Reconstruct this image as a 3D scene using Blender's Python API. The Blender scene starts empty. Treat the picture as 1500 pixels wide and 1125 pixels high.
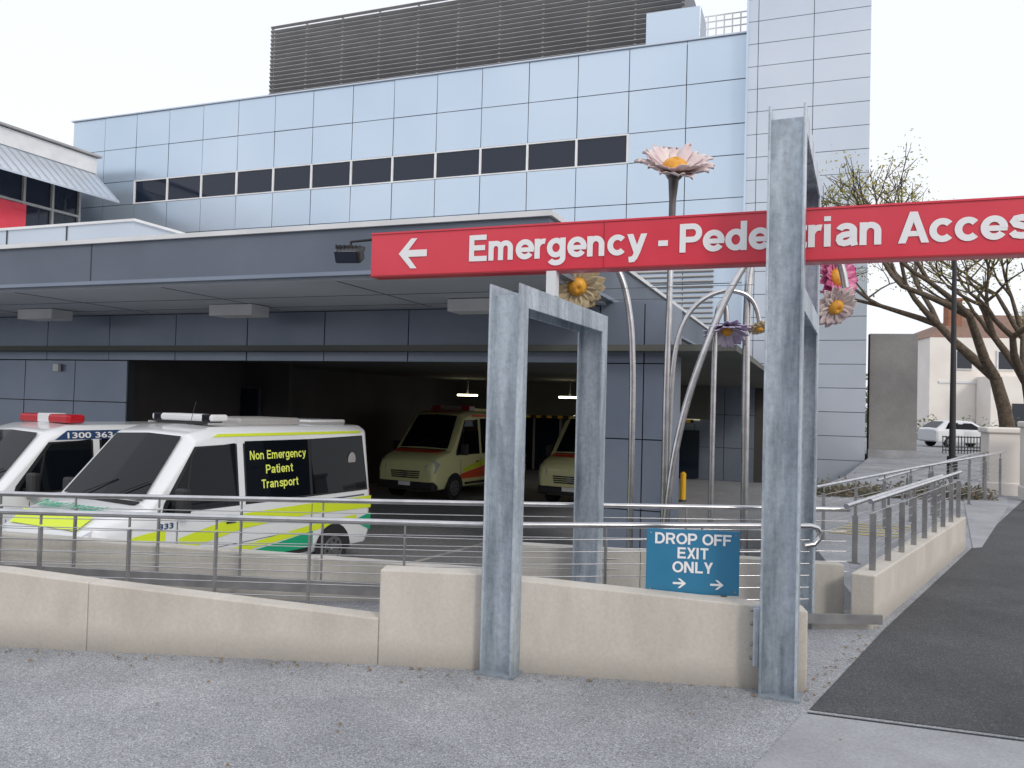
import bpy, bmesh, math, random
from mathutils import Vector, Matrix
random.seed(7)
sc=bpy.context.scene
sc.view_settings.view_transform='Standard'; sc.view_settings.look='None'; sc.view_settings.exposure=0
COL=sc.collection
LOT=-1.1
# ---------------------------------------------------------------- materials
def M(name,c1,c2=None,scale=4,rough=.5,metal=0,bump=0,bscale=60,emit=None,coat=0,lo=.35,hi=.65,detail=6,rough2=None,spec=None):
    m=bpy.data.materials.new(name); m.use_nodes=True
    nt=m.node_tree; b=nt.nodes['Principled BSDF']
    b.inputs['Base Color'].default_value=(*c1,1); b.inputs['Roughness'].default_value=rough
    b.inputs['Metallic'].default_value=metal
    if coat: b.inputs['Coat Weight'].default_value=coat; b.inputs['Coat Roughness'].default_value=.08
    if spec is not None: b.inputs['Specular IOR Level'].default_value=spec
    tc=nt.nodes.new('ShaderNodeTexCoord')
    if c2:
        n=nt.nodes.new('ShaderNodeTexNoise'); n.inputs['Scale'].default_value=scale; n.inputs['Detail'].default_value=detail
        r=nt.nodes.new('ShaderNodeValToRGB'); r.color_ramp.elements[0].position=lo; r.color_ramp.elements[1].position=hi
        r.color_ramp.elements[0].color=(*c1,1); r.color_ramp.elements[1].color=(*c2,1)
        nt.links.new(tc.outputs['Object'],n.inputs['Vector']); nt.links.new(n.outputs['Fac'],r.inputs[0]); nt.links.new(r.outputs[0],b.inputs['Base Color'])
        if rough2 is not None:
            mr=nt.nodes.new('ShaderNodeMapRange'); mr.inputs['From Min'].default_value=lo; mr.inputs['From Max'].default_value=hi
            mr.inputs['To Min'].default_value=rough; mr.inputs['To Max'].default_value=rough2
            nt.links.new(n.outputs['Fac'],mr.inputs['Value']); nt.links.new(mr.outputs[0],b.inputs['Roughness'])
    if bump:
        n2=nt.nodes.new('ShaderNodeTexNoise'); n2.inputs['Scale'].default_value=bscale; n2.inputs['Detail'].default_value=3
        bp=nt.nodes.new('ShaderNodeBump'); bp.inputs['Strength'].default_value=bump; bp.inputs['Distance'].default_value=.01
        nt.links.new(tc.outputs['Object'],n2.inputs['Vector']); nt.links.new(n2.outputs['Fac'],bp.inputs['Height']); nt.links.new(bp.outputs[0],b.inputs['Normal'])
    if emit:
        b.inputs['Emission Color'].default_value=(*emit[0],1); b.inputs['Emission Strength'].default_value=emit[1]
    return m
def layered(name,stops,fine_scale,kind,coarse_scale,coarse_lo,coarse_hi,rough=.9,metal=0,bump=.2,stretch=(1,1,1),spec=.3,cpos=(.3,.65),grime=None):
    """fine speckle (voronoi cells or noise) multiplied by coarse stains; grime=(z0,z1): splash dirt near the foot of a wall"""
    m=bpy.data.materials.new(name); m.use_nodes=True; nt=m.node_tree; b=nt.nodes['Principled BSDF']
    b.inputs['Roughness'].default_value=rough; b.inputs['Metallic'].default_value=metal; b.inputs['Specular IOR Level'].default_value=spec
    tc=nt.nodes.new('ShaderNodeTexCoord'); mp=nt.nodes.new('ShaderNodeMapping'); mp.inputs['Scale'].default_value=stretch
    nt.links.new(tc.outputs['Object'],mp.inputs['Vector'])
    if kind=='V':
        v=nt.nodes.new('ShaderNodeTexVoronoi'); v.inputs['Scale'].default_value=fine_scale; nt.links.new(tc.outputs['Object'],v.inputs['Vector'])
        sp=nt.nodes.new('ShaderNodeSeparateColor'); nt.links.new(v.outputs['Color'],sp.inputs[0]); fo=sp.outputs[0]
    else:
        v=nt.nodes.new('ShaderNodeTexNoise'); v.inputs['Scale'].default_value=fine_scale; v.inputs['Detail'].default_value=4; v.inputs['Roughness'].default_value=.7
        nt.links.new(tc.outputs['Object'],v.inputs['Vector']); fo=v.outputs['Fac']
    r=nt.nodes.new('ShaderNodeValToRGB'); cr=r.color_ramp
    cr.elements[0].position=stops[0][0]; cr.elements[0].color=(*stops[0][1],1); cr.elements[1].position=stops[-1][0]; cr.elements[1].color=(*stops[-1][1],1)
    for p,c in stops[1:-1]: e=cr.elements.new(p); e.color=(*c,1)
    nt.links.new(fo,r.inputs[0])
    s=nt.nodes.new('ShaderNodeTexNoise'); s.inputs['Scale'].default_value=coarse_scale; s.inputs['Detail'].default_value=8; s.inputs['Roughness'].default_value=.65
    nt.links.new(mp.outputs[0],s.inputs['Vector'])
    r2=nt.nodes.new('ShaderNodeValToRGB'); r2.color_ramp.elements[0].position=cpos[0]; r2.color_ramp.elements[0].color=(*coarse_lo,1)
    r2.color_ramp.elements[1].position=cpos[1]; r2.color_ramp.elements[1].color=(*coarse_hi,1); nt.links.new(s.outputs['Fac'],r2.inputs[0])
    mx=nt.nodes.new('ShaderNodeMixRGB'); mx.blend_type='MULTIPLY'; mx.inputs[0].default_value=1
    nt.links.new(r.outputs[0],mx.inputs[1]); nt.links.new(r2.outputs[0],mx.inputs[2]); out=mx.outputs[0]
    if grime:
        sx=nt.nodes.new('ShaderNodeSeparateXYZ'); nt.links.new(tc.outputs['Object'],sx.inputs[0])
        ad=nt.nodes.new('ShaderNodeMath'); ad.operation='MULTIPLY_ADD'; ad.inputs[1].default_value=-.35; nt.links.new(s.outputs['Fac'],ad.inputs[0]); nt.links.new(sx.outputs[2],ad.inputs[2])
        mr=nt.nodes.new('ShaderNodeMapRange'); mr.inputs['From Min'].default_value=grime[0]-.175; mr.inputs['From Max'].default_value=grime[1]-.175
        mr.inputs['To Min'].default_value=.62; mr.inputs['To Max'].default_value=1; nt.links.new(ad.outputs[0],mr.inputs['Value'])
        m2=nt.nodes.new('ShaderNodeMixRGB'); m2.blend_type='MULTIPLY'; m2.inputs[0].default_value=1; nt.links.new(out,m2.inputs[1]); nt.links.new(mr.outputs[0],m2.inputs[2]); out=m2.outputs[0]
    nt.links.new(out,b.inputs['Base Color'])
    if bump:
        bp=nt.nodes.new('ShaderNodeBump'); bp.inputs['Strength'].default_value=bump; bp.inputs['Distance'].default_value=.004
        nt.links.new(fo,bp.inputs['Height']); nt.links.new(bp.outputs[0],b.inputs['Normal'])
    return m
g3=lambda a:(a*.98,a,a*1.05)
m_agg=layered('aggregate',[(.0,g3(.17)),(.2,g3(.26)),(.5,g3(.35)),(.88,g3(.42)),(1,g3(.62))],175,'V',.8,(.66,.67,.68),(1.08,1.08,1.08),.9,0,.12,cpos=(.32,.68))
m_asph=layered('asphalt',[(0,g3(.05)),(.5,g3(.08)),(.9,g3(.10)),(1,g3(.18))],170,'V',.8,(.70,.70,.71),(1.15,1.15,1.15),.85,0,.2)
m_lot=layered('lot_asphalt',[(0,g3(.22)),(.5,g3(.30)),(1,g3(.42))],60,'V',.25,(.72,.72,.72),(1.1,1.1,1.1),.8,0,.1)
m_conc=layered('path_concrete',[(.3,g3(.29)),(.7,g3(.40))],60,'N',1.2,(.74,.74,.74),(1.1,1.1,1.1),.85,0,.1)
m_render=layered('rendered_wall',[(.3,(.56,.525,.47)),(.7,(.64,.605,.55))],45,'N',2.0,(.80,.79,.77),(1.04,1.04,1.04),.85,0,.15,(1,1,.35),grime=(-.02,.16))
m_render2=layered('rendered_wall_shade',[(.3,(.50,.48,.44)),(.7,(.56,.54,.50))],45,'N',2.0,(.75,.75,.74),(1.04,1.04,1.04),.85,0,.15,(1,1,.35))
m_greyc=layered('grey_concrete',[(.3,(.24,.235,.23)),(.7,(.29,.285,.28))],20,'N',.8,(.8,.8,.8),(1.05,1.05,1.05),.9,0,.1)
m_galv=layered('galvanised_steel',[(.25,(.38,.42,.47)),(.5,(.50,.56,.61)),(.8,(.62,.68,.73))],28,'N',8,(.52,.55,.58),(1.10,1.11,1.12),.42,.4,.03,(1,1,.14),.5,(.34,.6),grime=(-.04,.10))
m_steel=M('stainless',(.52,.52,.53),(.64,.64,.65),6,.26,1.0)
m_steelp=M('steel_post',(.30,.30,.31),(.42,.42,.42),5,.45,.8)
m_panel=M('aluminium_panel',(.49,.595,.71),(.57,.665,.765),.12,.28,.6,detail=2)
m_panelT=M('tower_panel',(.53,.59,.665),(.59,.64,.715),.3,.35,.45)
m_dpanel=M('shaded_panel',(.20,.24,.31),(.25,.29,.36),.5,.36,.35)  # same cladding as the facade, with the canopy's shade put into the colour
m_back=M('joint_dark',(.05,.06,.07),None,rough=.9)
m_fascia=M('fascia',(.10,.125,.165),(.135,.16,.205),.6,.5)
m_white=M('white_trim',(.76,.77,.78),(.66,.67,.68),1.5,.5)
m_soffit=M('soffit',(.46,.49,.53),(.51,.54,.58),.5,.8)
m_glass=M('dark_glass',(.014,.021,.038),None,rough=.04,spec=.45)
m_vglass=M('vehicle_glass',(.005,.007,.010),None,rough=.02,spec=.2)
m_frame=M('window_frame',(.12,.13,.15),None,rough=.4,metal=.4)
m_red=M('sign_red',(.68,.035,.065),(.72,.045,.075),3,.35,coat=.3)
m_redd=M('sign_red_dark',(.33,.02,.03),None,rough=.5)
m_txt=M('text_white',(.85,.85,.86),None,rough=.5)
m_blue=M('sign_blue',(.02,.18,.33),(.03,.20,.36),4,.35,coat=.3)
m_slat=M('louvre',(.38,.37,.37),(.44,.43,.42),1,.5,.2)
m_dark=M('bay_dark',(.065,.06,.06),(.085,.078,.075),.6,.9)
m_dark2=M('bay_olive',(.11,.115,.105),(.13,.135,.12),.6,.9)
m_black=M('black_plastic',(.02,.02,.022),None,rough=.5)
m_tyre=M('tyre',(.02,.02,.02),None,rough=.85)
m_rim=M('rim',(.35,.35,.36),None,rough=.35,metal=.9)
m_vwhite=M('van_white',(.78,.80,.82),None,rough=.22,coat=.6)
m_vcream=M('ambulance_cream',(.80,.80,.42),None,rough=.25,coat=.5)
m_lime=M('lime_stripe',(.68,.82,.03),None,rough=.4)
m_green=M('green_stripe',(.01,.36,.18),None,rough=.4)
m_orange=M('orange_stripe',(.80,.09,.03),None,rough=.4)
m_navy=M('navy_stripe',(.02,.06,.16),None,rough=.4)
m_lens=M('headlight',(.6,.62,.65),None,rough=.1,metal=.3)
m_rlight=M('red_beacon',(.45,.01,.02),None,rough=.2)
m_yel=M('yellow_paint',(.80,.46,.02),None,rough=.5)
m_hatch=M('yellow_road_paint',(.50,.40,.12),(.30,.29,.22),9,.8)
m_line=M('line_paint',(.62,.62,.6),(.4,.4,.4),6,.8)
m_lamp=M('lit_lamp',(.9,.85,.6),None,emit=((1,.88,.6),9))
m_brick=M('brick',(.28,.12,.07),(.34,.16,.1),8,.9)
m_house=M('house_render',(.78,.73,.68),(.84,.80,.75),1,.9)
m_roof=M('roof_tile',(.2,.12,.09),(.26,.16,.12),6,.9)
m_bark=M('bark',(.07,.05,.035),(.13,.10,.07),10,.95,bump=.5)
m_leafy=M('leaves_yellow',(.36,.31,.06),(.16,.18,.04),1.2,.7)
m_hedge=M('hedge_leaves',(.13,.10,.07),(.09,.09,.05),3,.8)
m_pet1=M('petal_white',(.80,.70,.67),(.64,.50,.52),5,.42)
m_pet2=M('petal_beige',(.66,.55,.36),(.50,.40,.24),5,.45)
m_pet3=M('petal_pink',(.56,.07,.24),(.72,.26,.42),5,.4)
m_pet4=M('petal_lilac',(.48,.40,.60),(.74,.68,.80),5,.4)
m_gold=M('flower_gold',(.78,.40,.04),(.60,.25,.02),14,.5,bump=.6,bscale=40)
m_bronze=M('stalk_bronze',(.10,.09,.09),(.16,.14,.14),6,.5,.5)
# ---------------------------------------------------------------- helpers
def empty(name,loc=(0,0,0),rz=0):
    o=bpy.data.objects.new(name,None); o.location=loc; o.rotation_euler=(0,0,rz); COL.objects.link(o); return o
def meshobj(name,vs,fs,mat,parent=None,smooth=False,recalc=True):
    me=bpy.data.meshes.new(name); me.from_pydata([tuple(v) for v in vs],[],fs); me.validate()
    me.materials.append(mat)
    if smooth:
        for p in me.polygons: p.use_smooth=True
    if recalc:
        bm=bmesh.new(); bm.from_mesh(me); bmesh.ops.recalc_face_normals(bm,faces=bm.faces); bm.to_mesh(me); bm.free()
    o=bpy.data.objects.new(name,me); COL.objects.link(o)
    if parent: o.parent=parent
    return o
def bevel(o,w=.01,s=2):
    b=o.modifiers.new('bev','BEVEL'); b.width=w; b.segments=s; b.limit_method='ANGLE'; b.angle_limit=math.radians(28); return o
def boxv(c,s,rz=0,rx=0):
    x,y,z=[a/2 for a in s]; R=Matrix.Rotation(rz,3,'Z')@Matrix.Rotation(rx,3,'X'); c=Vector(c)
    return [c+R@Vector(p) for p in [(-x,-y,-z),(x,-y,-z),(x,y,-z),(-x,y,-z),(-x,-y,z),(x,-y,z),(x,y,z),(-x,y,z)]]
BF=[(0,3,2,1),(4,5,6,7),(0,1,5,4),(1,2,6,5),(2,3,7,6),(3,0,4,7)]
def box(name,c,s,mat,parent=None,rz=0,bv=0,rx=0):
    o=meshobj(name,boxv(c,s,rz,rx),BF,mat,parent)
    if bv: bevel(o,bv)
    return o
def boxes(name,lst,mat,parent=None,bv=0):
    vs=[];fs=[]
    for it in lst:
        n=len(vs); vs+=boxv(*it); fs+=[tuple(i+n for i in f) for f in BF]
    o=meshobj(name,vs,fs,mat,parent)
    if bv: bevel(o,bv)
    return o
def prism(name,pts,z0,z1,mat,parent=None,bv=0):
    n=len(pts); a=z0 if isinstance(z0,(list,tuple)) else [z0]*n; b=z1 if isinstance(z1,(list,tuple)) else [z1]*n
    vs=[(p[0],p[1],a[i]) for i,p in enumerate(pts)]+[(p[0],p[1],b[i]) for i,p in enumerate(pts)]
    fs=[tuple(range(n))[::-1],tuple(range(n,2*n))]+[(i,(i+1)%n,n+(i+1)%n,n+i) for i in range(n)]
    o=meshobj(name,vs,fs,mat,parent)
    if bv: bevel(o,bv)
    return o
def tube(name,pts,r,mat,parent=None,smoothc=False,radii=None):
    cu=bpy.data.curves.new(name,'CURVE'); cu.dimensions='3D'; cu.bevel_depth=r; cu.bevel_resolution=4; cu.use_fill_caps=True
    if smoothc:
        s=cu.splines.new('NURBS'); s.points.add(len(pts)-1); s.order_u=4; s.use_endpoint_u=True; s.resolution_u=8
    else:
        s=cu.splines.new('POLY'); s.points.add(len(pts)-1)
    for i,p in enumerate(pts):
        s.points[i].co=(*p,1)
        if radii: s.points[i].radius=radii[i]
    o=bpy.data.objects.new(name,cu); cu.materials.append(mat); s.use_smooth=True
    COL.objects.link(o)
    me=bpy.data.meshes.new_from_object(o.evaluated_get(bpy.context.evaluated_depsgraph_get())); COL.objects.unlink(o); bpy.data.objects.remove(o)
    o=bpy.data.objects.new(name,me); COL.objects.link(o)
    if not me.materials: me.materials.append(mat)
    for p in me.polygons: p.use_smooth=True
    if parent: o.parent=parent
    return o
def cyl(name,c,r,h,mat,parent=None,axis='Z',seg=24,r2=None,bv=0):
    r2=r if r2 is None else r2; vs=[]
    for k,(rr,zz) in enumerate([(r,-h/2),(r2,h/2)]):
        for i in range(seg):
            a=2*math.pi*i/seg; v=Vector((rr*math.cos(a),rr*math.sin(a),zz))
            if axis=='Y': v=Vector((v.x,v.z,v.y))
            if axis=='X': v=Vector((v.z,v.x,v.y))
            vs.append(v+Vector(c))
    fs=[tuple(range(seg)),tuple(range(seg,2*seg))]+[(i,(i+1)%seg,seg+(i+1)%seg,seg+i) for i in range(seg)]
    o=meshobj(name,vs,fs,mat,parent)
    if bv: bevel(o,bv)
    return o
# ---- grotesque lettering built from strokes (cap height 1)
def arc(cx,cy,rx,ry,a0,a1,n=16):
    return [(cx+rx*math.cos(math.radians(a0+(a1-a0)*i/n)),cy+ry*math.sin(math.radians(a0+(a1-a0)*i/n))) for i in range(n+1)]
q=.095
GL={'E':(.76,[('S',[(q,0),(q,1)]),('S',[(.1,1-q),(.67,1-q)]),('S',[(.1,.51),(.62,.51)]),('S',[(.1,q),(.69,q)])]),
'F':(.69,[('S',[(q,0),(q,1)]),('S',[(.1,1-q),(.64,1-q)]),('S',[(.1,.50),(.57,.50)])]),
'm':(1.05,[('S',[(q,0),(q,.74)]),('S',arc(.2825,.45,.1825,.195,170,0)+[(.465,0)]),('S',arc(.6525,.45,.1825,.195,170,0)+[(.835,0)])]),
'n':(.72,[('S',[(q,0),(q,.74)]),('S',arc(.305,.43,.20,.215,170,0)+[(.505,0)])]),
'e':(.70,[('S',[(.585,.36)]+arc(.335,.37,.25,.28,0,325,28)),('T',[(.12,.355),(.67,.355)])]),
'r':(.46,[('S',[(q,0),(q,.74)]),('S',arc(.33,.38,.235,.26,178,75))]),
'g':(.75,[('S',arc(.325,.38,.235,.265,0,360,28)),('S',[(.575,.74),(.575,.02)]+arc(.335,.0,.24,.18,0,-155))]),
'c':(.67,[('S',arc(.335,.37,.25,.28,42,318,24))]),
'y':(.66,[('D',[(.10,.74),(.335,.06)]),('D',[(.57,.74),(.33,.03)]),('S',[(.345,.08),(.27,-.09),(.21,-.16),(.06,-.175)])]),
'-':(.42,[('S',[(.05,.36),(.37,.36)])]),' ':(.34,[]),
'P':(.76,[('S',[(q,0),(q,1)]),('S',[(.1,1-q)]+arc(.42,.675,.20,.23,90,-90,14)+[(.1,.445)])]),
'R':(.80,[('S',[(q,0),(q,1)]),('S',[(.1,1-q)]+arc(.43,.68,.20,.225,90,-90,14)+[(.1,.455)]),('D',[(.43,.45),(.64,0)])]),
'd':(.74,[('S',arc(.33,.37,.235,.275,0,360,28)),('S',[(.575,0),(.575,1)])]),
'p':(.74,[('S',arc(.34,.37,.235,.275,0,360,28)),('S',[(q,.74),(q,-.27)])]),
'o':(.72,[('S',arc(.345,.37,.25,.275,0,360,28))]),
's':(.64,[('S',[(.555,.53),(.49,.615),(.325,.65),(.18,.615),(.13,.53),(.18,.45),(.325,.395),(.475,.345),(.54,.255),(.535,.185),(.48,.12),(.325,.09),(.16,.125),(.085,.22)])]),
't':(.44,[('S',[(.20,.93),(.20,.21),(.225,.13),(.29,.09),(.40,.085)]),('T',[(.01,.66),(.40,.66)])]),
'f':(.40,[('S',[(.18,0),(.18,.8),(.21,.88),(.28,.915),(.38,.91)]),('T',[(.0,.66),(.36,.66)])]),
'i':(.33,[('S',[(q,0),(q,.74)]),('S',[(q,.84),(q,1)])]),
'a':(.69,[('S',arc(.31,.49,.205,.16,165,0)+[(.515,.14),(.55,0)]),('S',[(.515,.43),(.40,.385),(.22,.355),(.125,.29),(.11,.20),(.15,.12),(.25,.085),(.37,.11),(.47,.18),(.515,.28)])]),
'A':(.86,[('D',[(.11,0),(.425,1)]),('D',[(.74,0),(.425,1)]),('T',[(.22,.30),(.63,.30)])]),
'O':(.90,[('S',arc(.43,.5,.335,.41,0,360,32))]),
'D':(.83,[('S',[(q,0),(q,1)]),('S',[(.1,1-q)]+arc(.36,.5,.31,.405,90,-90,18)+[(.1,q)])]),
'X':(.76,[('D',[(.11,0),(.61,1)]),('D',[(.61,0),(.11,1)])]),
'I':(.32,[('S',[(q,0),(q,1)])]),
'T':(.70,[('S',[(.32,0),(.32,1)]),('S',[(.0,1-q),(.64,1-q)])]),
'N':(.84,[('S',[(q,0),(q,1)]),('S',[(.655,0),(.655,1)]),('D',[(.12,1),(.63,0)])]),
'L':(.66,[('S',[(q,0),(q,1)]),('S',[(.1,q),(.60,q)])]),
'Y':(.76,[('D',[(.11,1),(.36,.38)]),('D',[(.61,1),(.36,.38)]),('S',[(.36,.46),(.36,0)])])}
def lettering(s,mat,parent,width,capz,align='LEFT',wt=1.0,depth=.0003):
    vs=[];fs=[];x=0;lay=0
    for ch in s:
        adv,strokes=GL[ch]
        for kind,pts in strokes:
            lay+=1; hw={'S':q,'T':q*.85,'D':q}[kind]*wt; yy=-depth*(lay%4)
            k0=len(vs)
            if kind=='D':
                (ax,az),(bx,bz)=pts; dl=math.hypot(bx-ax,bz-az); hx=hw*dl/abs(bz-az)
                vs+=[(x+ax-hx,yy,az),(x+ax+hx,yy,az),(x+bx+hx,yy,bz),(x+bx-hx,yy,bz)]; fs.append((k0,k0+1,k0+2,k0+3))
            else:
                n=len(pts)
                for i,p in enumerate(pts):
                    a=Vector(pts[max(i-1,0)]); b=Vector(pts[min(i+1,n-1)])
                    if n>6 and (Vector(pts[0])-Vector(pts[-1])).length<.001 and i in(0,n-1): a=Vector(pts[-2]); b=Vector(pts[1])
                    d=(b-a).normalized(); sc_=1.0
                    if 0<i<n-1:
                        d1=(Vector(p)-Vector(pts[i-1])).normalized(); sc_=1/max(.6,abs(d.dot(d1)))
                    nn=Vector((-d.y,d.x))*hw*sc_
                    vs+=[(x+p[0]+nn.x,yy,p[1]+nn.y),(x+p[0]-nn.x,yy,p[1]-nn.y)]
                for i in range(n-1): fs.append((k0+2*i,k0+2*i+1,k0+2*i+3,k0+2*i+2))
        x+=adv
    x0=min(v[0] for v in vs); x1=max(v[0] for v in vs); sx=width/(x1-x0); off=x0 if align=='LEFT' else (x0+x1)/2
    vs=[((a-off)*sx,b,c*capz) for a,b,c in vs]
    return meshobj('lettering',vs,fs,mat,parent,recalc=False)
def text(name,s,mat,parent,width=None,capz=None,bold=.012,align='LEFT'):
    cu=bpy.data.curves.new(name,'FONT'); cu.body=s; cu.size=1; cu.offset=bold; cu.align_x=align
    o=bpy.data.objects.new(name,cu); COL.objects.link(o)
    me=bpy.data.meshes.new_from_object(o.evaluated_get(bpy.context.evaluated_depsgraph_get())); COL.objects.unlink(o); bpy.data.objects.remove(o)
    xs=[v.co.x for v in me.vertices]; x0,x1=min(xs),max(xs)
    sx=width/(x1-x0); sy=capz/.72; off=(x0 if align=='LEFT' else (x0+x1)/2)
    for v in me.vertices: v.co=Vector(((v.co.x-off)*sx,0,v.co.y*sy))
    me.materials.clear(); me.materials.append(mat)
    o=bpy.data.objects.new(name,me); COL.objects.link(o); o.parent=parent; return o
# building axes
K=.381; L_=math.sqrt(1+K*K); E=Vector((1/L_,-K/L_,0)); NB=Vector((K/L_,1/L_,0)); AZ=math.atan2(-K,1)
def bp(Yc,X,z=0): return Vector((X,Yc-K*X,z))
def panel_wall(name,P0,length,zs,ts,parent,mat,th=.04,gap=.022,skip=None,jit=.004):
    vs=[];fs=[]
    for i in range(len(ts)-1):
        for j in range(len(zs)-1):
            if skip and skip(ts[i],ts[i+1],zs[j],zs[j+1]): continue
            a,b_,c,d=ts[i]+gap/2,ts[i+1]-gap/2,zs[j]+gap/2,zs[j+1]-gap/2
            n=len(vs); j4=[random.uniform(-jit,jit) for _ in range(4)]
            qd=[(a,c),(b_,c),(b_,d),(a,d)]
            for k,(t,z) in enumerate(qd): vs.append(P0+E*t-NB*(th+j4[k])+Vector((0,0,z)))
            for t,z in qd: vs.append(P0+E*t+Vector((0,0,z)))
            fs+=[(n,n+1,n+2,n+3),(n,n+4,n+5,n+1),(n+1,n+5,n+6,n+2),(n+2,n+6,n+7,n+3),(n+3,n+7,n+4,n)]
    return meshobj(name,vs,fs,mat,parent)
def frange(a,b,step):
    n=max(1,round((b-a)/step)); return [a+(b-a)*i/n for i in range(n+1)]
# ---------------------------------------------------------------- ground
meshobj('ground',[(-500,-300,LOT),(500,-300,LOT),(500,900,LOT),(-500,900,LOT)],[(0,1,2,3)],m_lot)
prism('footpath',[(-60,-40),(260,-40),(260,600),(20,600),(15,34),(9,22),(5.5,16),(3.9,10.6),(3.02,6.95),(0,7.05),(-4,6.85),(-60,8)],LOT-.2,0,m_agg)
meshobj('asphalt_path',[(1.70,4.60,.004),(9,2.3,.004),(60,60,.004),(42,60,.004),(2.92,6.36,.004)],[(0,1,2,3,4)],m_asph)
meshobj('concrete_path',[(1.64,4.54,.004),(.90,3.45,.004),(-.8,.9,.004),(8,-1.5,.004),(9,2.22,.004)],[(0,1,2,3,4)],m_conc)
meshobj('concrete_strip',[(5.85,10.35,.008),(6.02,10.45,.008),(9.5,15.6,.008),(10.4,17.2,.008),(9.5,17.2,.008),(7.9,14.2,.008)],[(0,1,2,3,4,5)],m_conc)
boxes('path_joint',[((5.3,3.42,.0045),(7.6,.012,.003),-.302)],m_back)
lm=empty('lot_markings')
ml=[]
for k in range(6):
    c=Vector((-7.6+3.1*k,17.0-1.2*k,LOT+.006)); ml.append((c,(5.0,.1,.004),math.atan2(.88,.47)))
boxes('bay_lines',ml,m_line,lm)
boxes('stop_line',[((3.6,13.8,LOT+.006),(5.5,.12,.004),AZ)],m_line,lm)
rnd=random.Random(4); vs=[];fs=[]
for i in range(150):
    if i<90: x=rnd.uniform(-4.2,1.7); y=5.12-.065*x-abs(rnd.gauss(0,.09))-.03
    elif i<130: t=rnd.random(); x=1.75+1.2*t-rnd.random()*.15; y=4.7+1.7*t
    else: x=rnd.uniform(-3,3); y=rnd.uniform(2.2,4.9)
    a=rnd.uniform(0,6.28); l=rnd.uniform(.008,.02); u=Vector((math.cos(a)*l,math.sin(a)*l,0)); v=Vector((-u.y*.5,u.x*.5,0)); c=Vector((x,y,.009)); n=len(vs)
    vs+=[c-u,c+v+Vector((0,0,.006)),c+u,c-v]; fs.append((n,n+1,n+2,n+3))
meshobj('fallen_leaves',vs,fs,M('dead_leaf',(.16,.09,.04),(.26,.18,.07),30,.8))
# ---------------------------------------------------------------- walls
def thickwall(name,line,z1,t,mat,parent=None,z0=-.05,bv=.012):
    vs=[];fs=[]; n=len(line)
    for i,p in enumerate(line):
        a=Vector(line[max(i-1,0)]); b=Vector(line[min(i+1,n-1)]); d=(b-a).normalized(); nn=Vector((-d.y,d.x)); p=Vector(p)
        r=p+nn*t
        vs+=[(p.x,p.y,z0),(p.x,p.y,z1[i]),(r.x,r.y,z1[i]),(r.x,r.y,z0)]
    for i in range(n-1):
        a=4*i;b=a+4
        fs+=[(a,b,b+1,a+1),(a+1,b+1,b+2,a+2),(a+2,b+2,b+3,a+3),(a+3,b+3,b,a)]
    fs+=[(0,1,2,3),(4*n-4,4*n-1,4*n-2,4*n-3)]
    o=meshobj(name,vs,fs,mat,parent)
    if bv: bevel(o,bv)
    return o
fw=empty('front_wall')
thickwall('low_section',[(-9,5.75),(-3.3,5.36),(-2.70,5.32)],[.75,.487,.435],.15,m_render,fw,bv=.008)
thickwall('low_section',[(-2.697,5.32),(-.80,5.19)],[.435,.288],.15,m_render,fw,bv=.008)
thickwall('pier_section',[(-.798,5.187),(-.10,5.14)],[.595,.59],.16,m_render,fw,bv=.008)
thickwall('right_section',[(-.098,5.14),(1.79,4.89)],[.575,.475],.16,m_render,fw,bv=.008)
rw=empty('rear_wall')
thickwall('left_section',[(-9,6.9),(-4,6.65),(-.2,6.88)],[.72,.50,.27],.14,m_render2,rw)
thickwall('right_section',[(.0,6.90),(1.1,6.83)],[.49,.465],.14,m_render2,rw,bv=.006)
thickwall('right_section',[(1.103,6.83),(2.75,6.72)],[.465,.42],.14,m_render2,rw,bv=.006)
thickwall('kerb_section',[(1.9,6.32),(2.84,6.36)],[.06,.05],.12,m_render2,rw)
sw=empty('side_wall')
thickwall('parapet',[(2.86,6.40),(5.74,10.32)],[.40,.40],.18,m_render,sw)
# ---------------------------------------------------------------- railings
def railing(name,pts,posts,h0,wires,rail_r=.021,postw=.045,ext=None,mat=m_steel):
    root=empty(name)
    P=[Vector(p) for p in pts]
    def at(s):
        for a,b in zip(P[:-1],P[1:]):
            l=(b.xy-a.xy).length
            if s<=l: return a.lerp(b,s/l),(b-a)
            s-=l
        return P[-1],(P[-1]-P[-2])
    tube('handrail',pts+(ext or []),rail_r,mat,root)
    bl=[];bk=[]
    for s in posts:
        p,d=at(s); rz=math.atan2(d.y,d.x)
        bl.append((p+Vector((0,0,-h0/2-.05)),(.012,postw,h0-.1),rz))
        bl.append((p+Vector((0,0,-.04)),(.012,.02,.09),rz))
        bk.append((p+Vector((0,0,-h0+.0)),(.05,.09,.012),rz))
    boxes('posts',bl,m_steelp,root,bv=.003); boxes('foot_plates',bk,m_steelp,root)
    for w in wires: tube('wire',[tuple(p-Vector((0,0,w))) for p in P],.0035,m_steel,root)
    return root
wires=[.10+.085*i for i in range(6)]
railing('front_railing',[(-7,5.95,.83),(-3.6,5.80,.81),(-.2,5.62,.83),(2.18,5.95,.835)],[1.2,1.85,2.5,3.1,3.72,4.36,4.98,5.64,6.3,7.0,7.7,8.4],.72,wires,
   ext=[(2.24,5.97,.82),(2.27,5.98,.78),(2.26,5.98,.74),(2.22,5.97,.70),(2.14,5.95,.69)])
railing('rear_railing',[(-8,6.65,.85),(-3.6,6.55,.84),(-.2,6.75,.84),(2.9,7.0,.84)],[.5,1.2,1.9,2.6,3.3,3.95,4.55,5.2,5.85,6.5,7.9,8.6,9.5,10.4],.66,wires)
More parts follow.
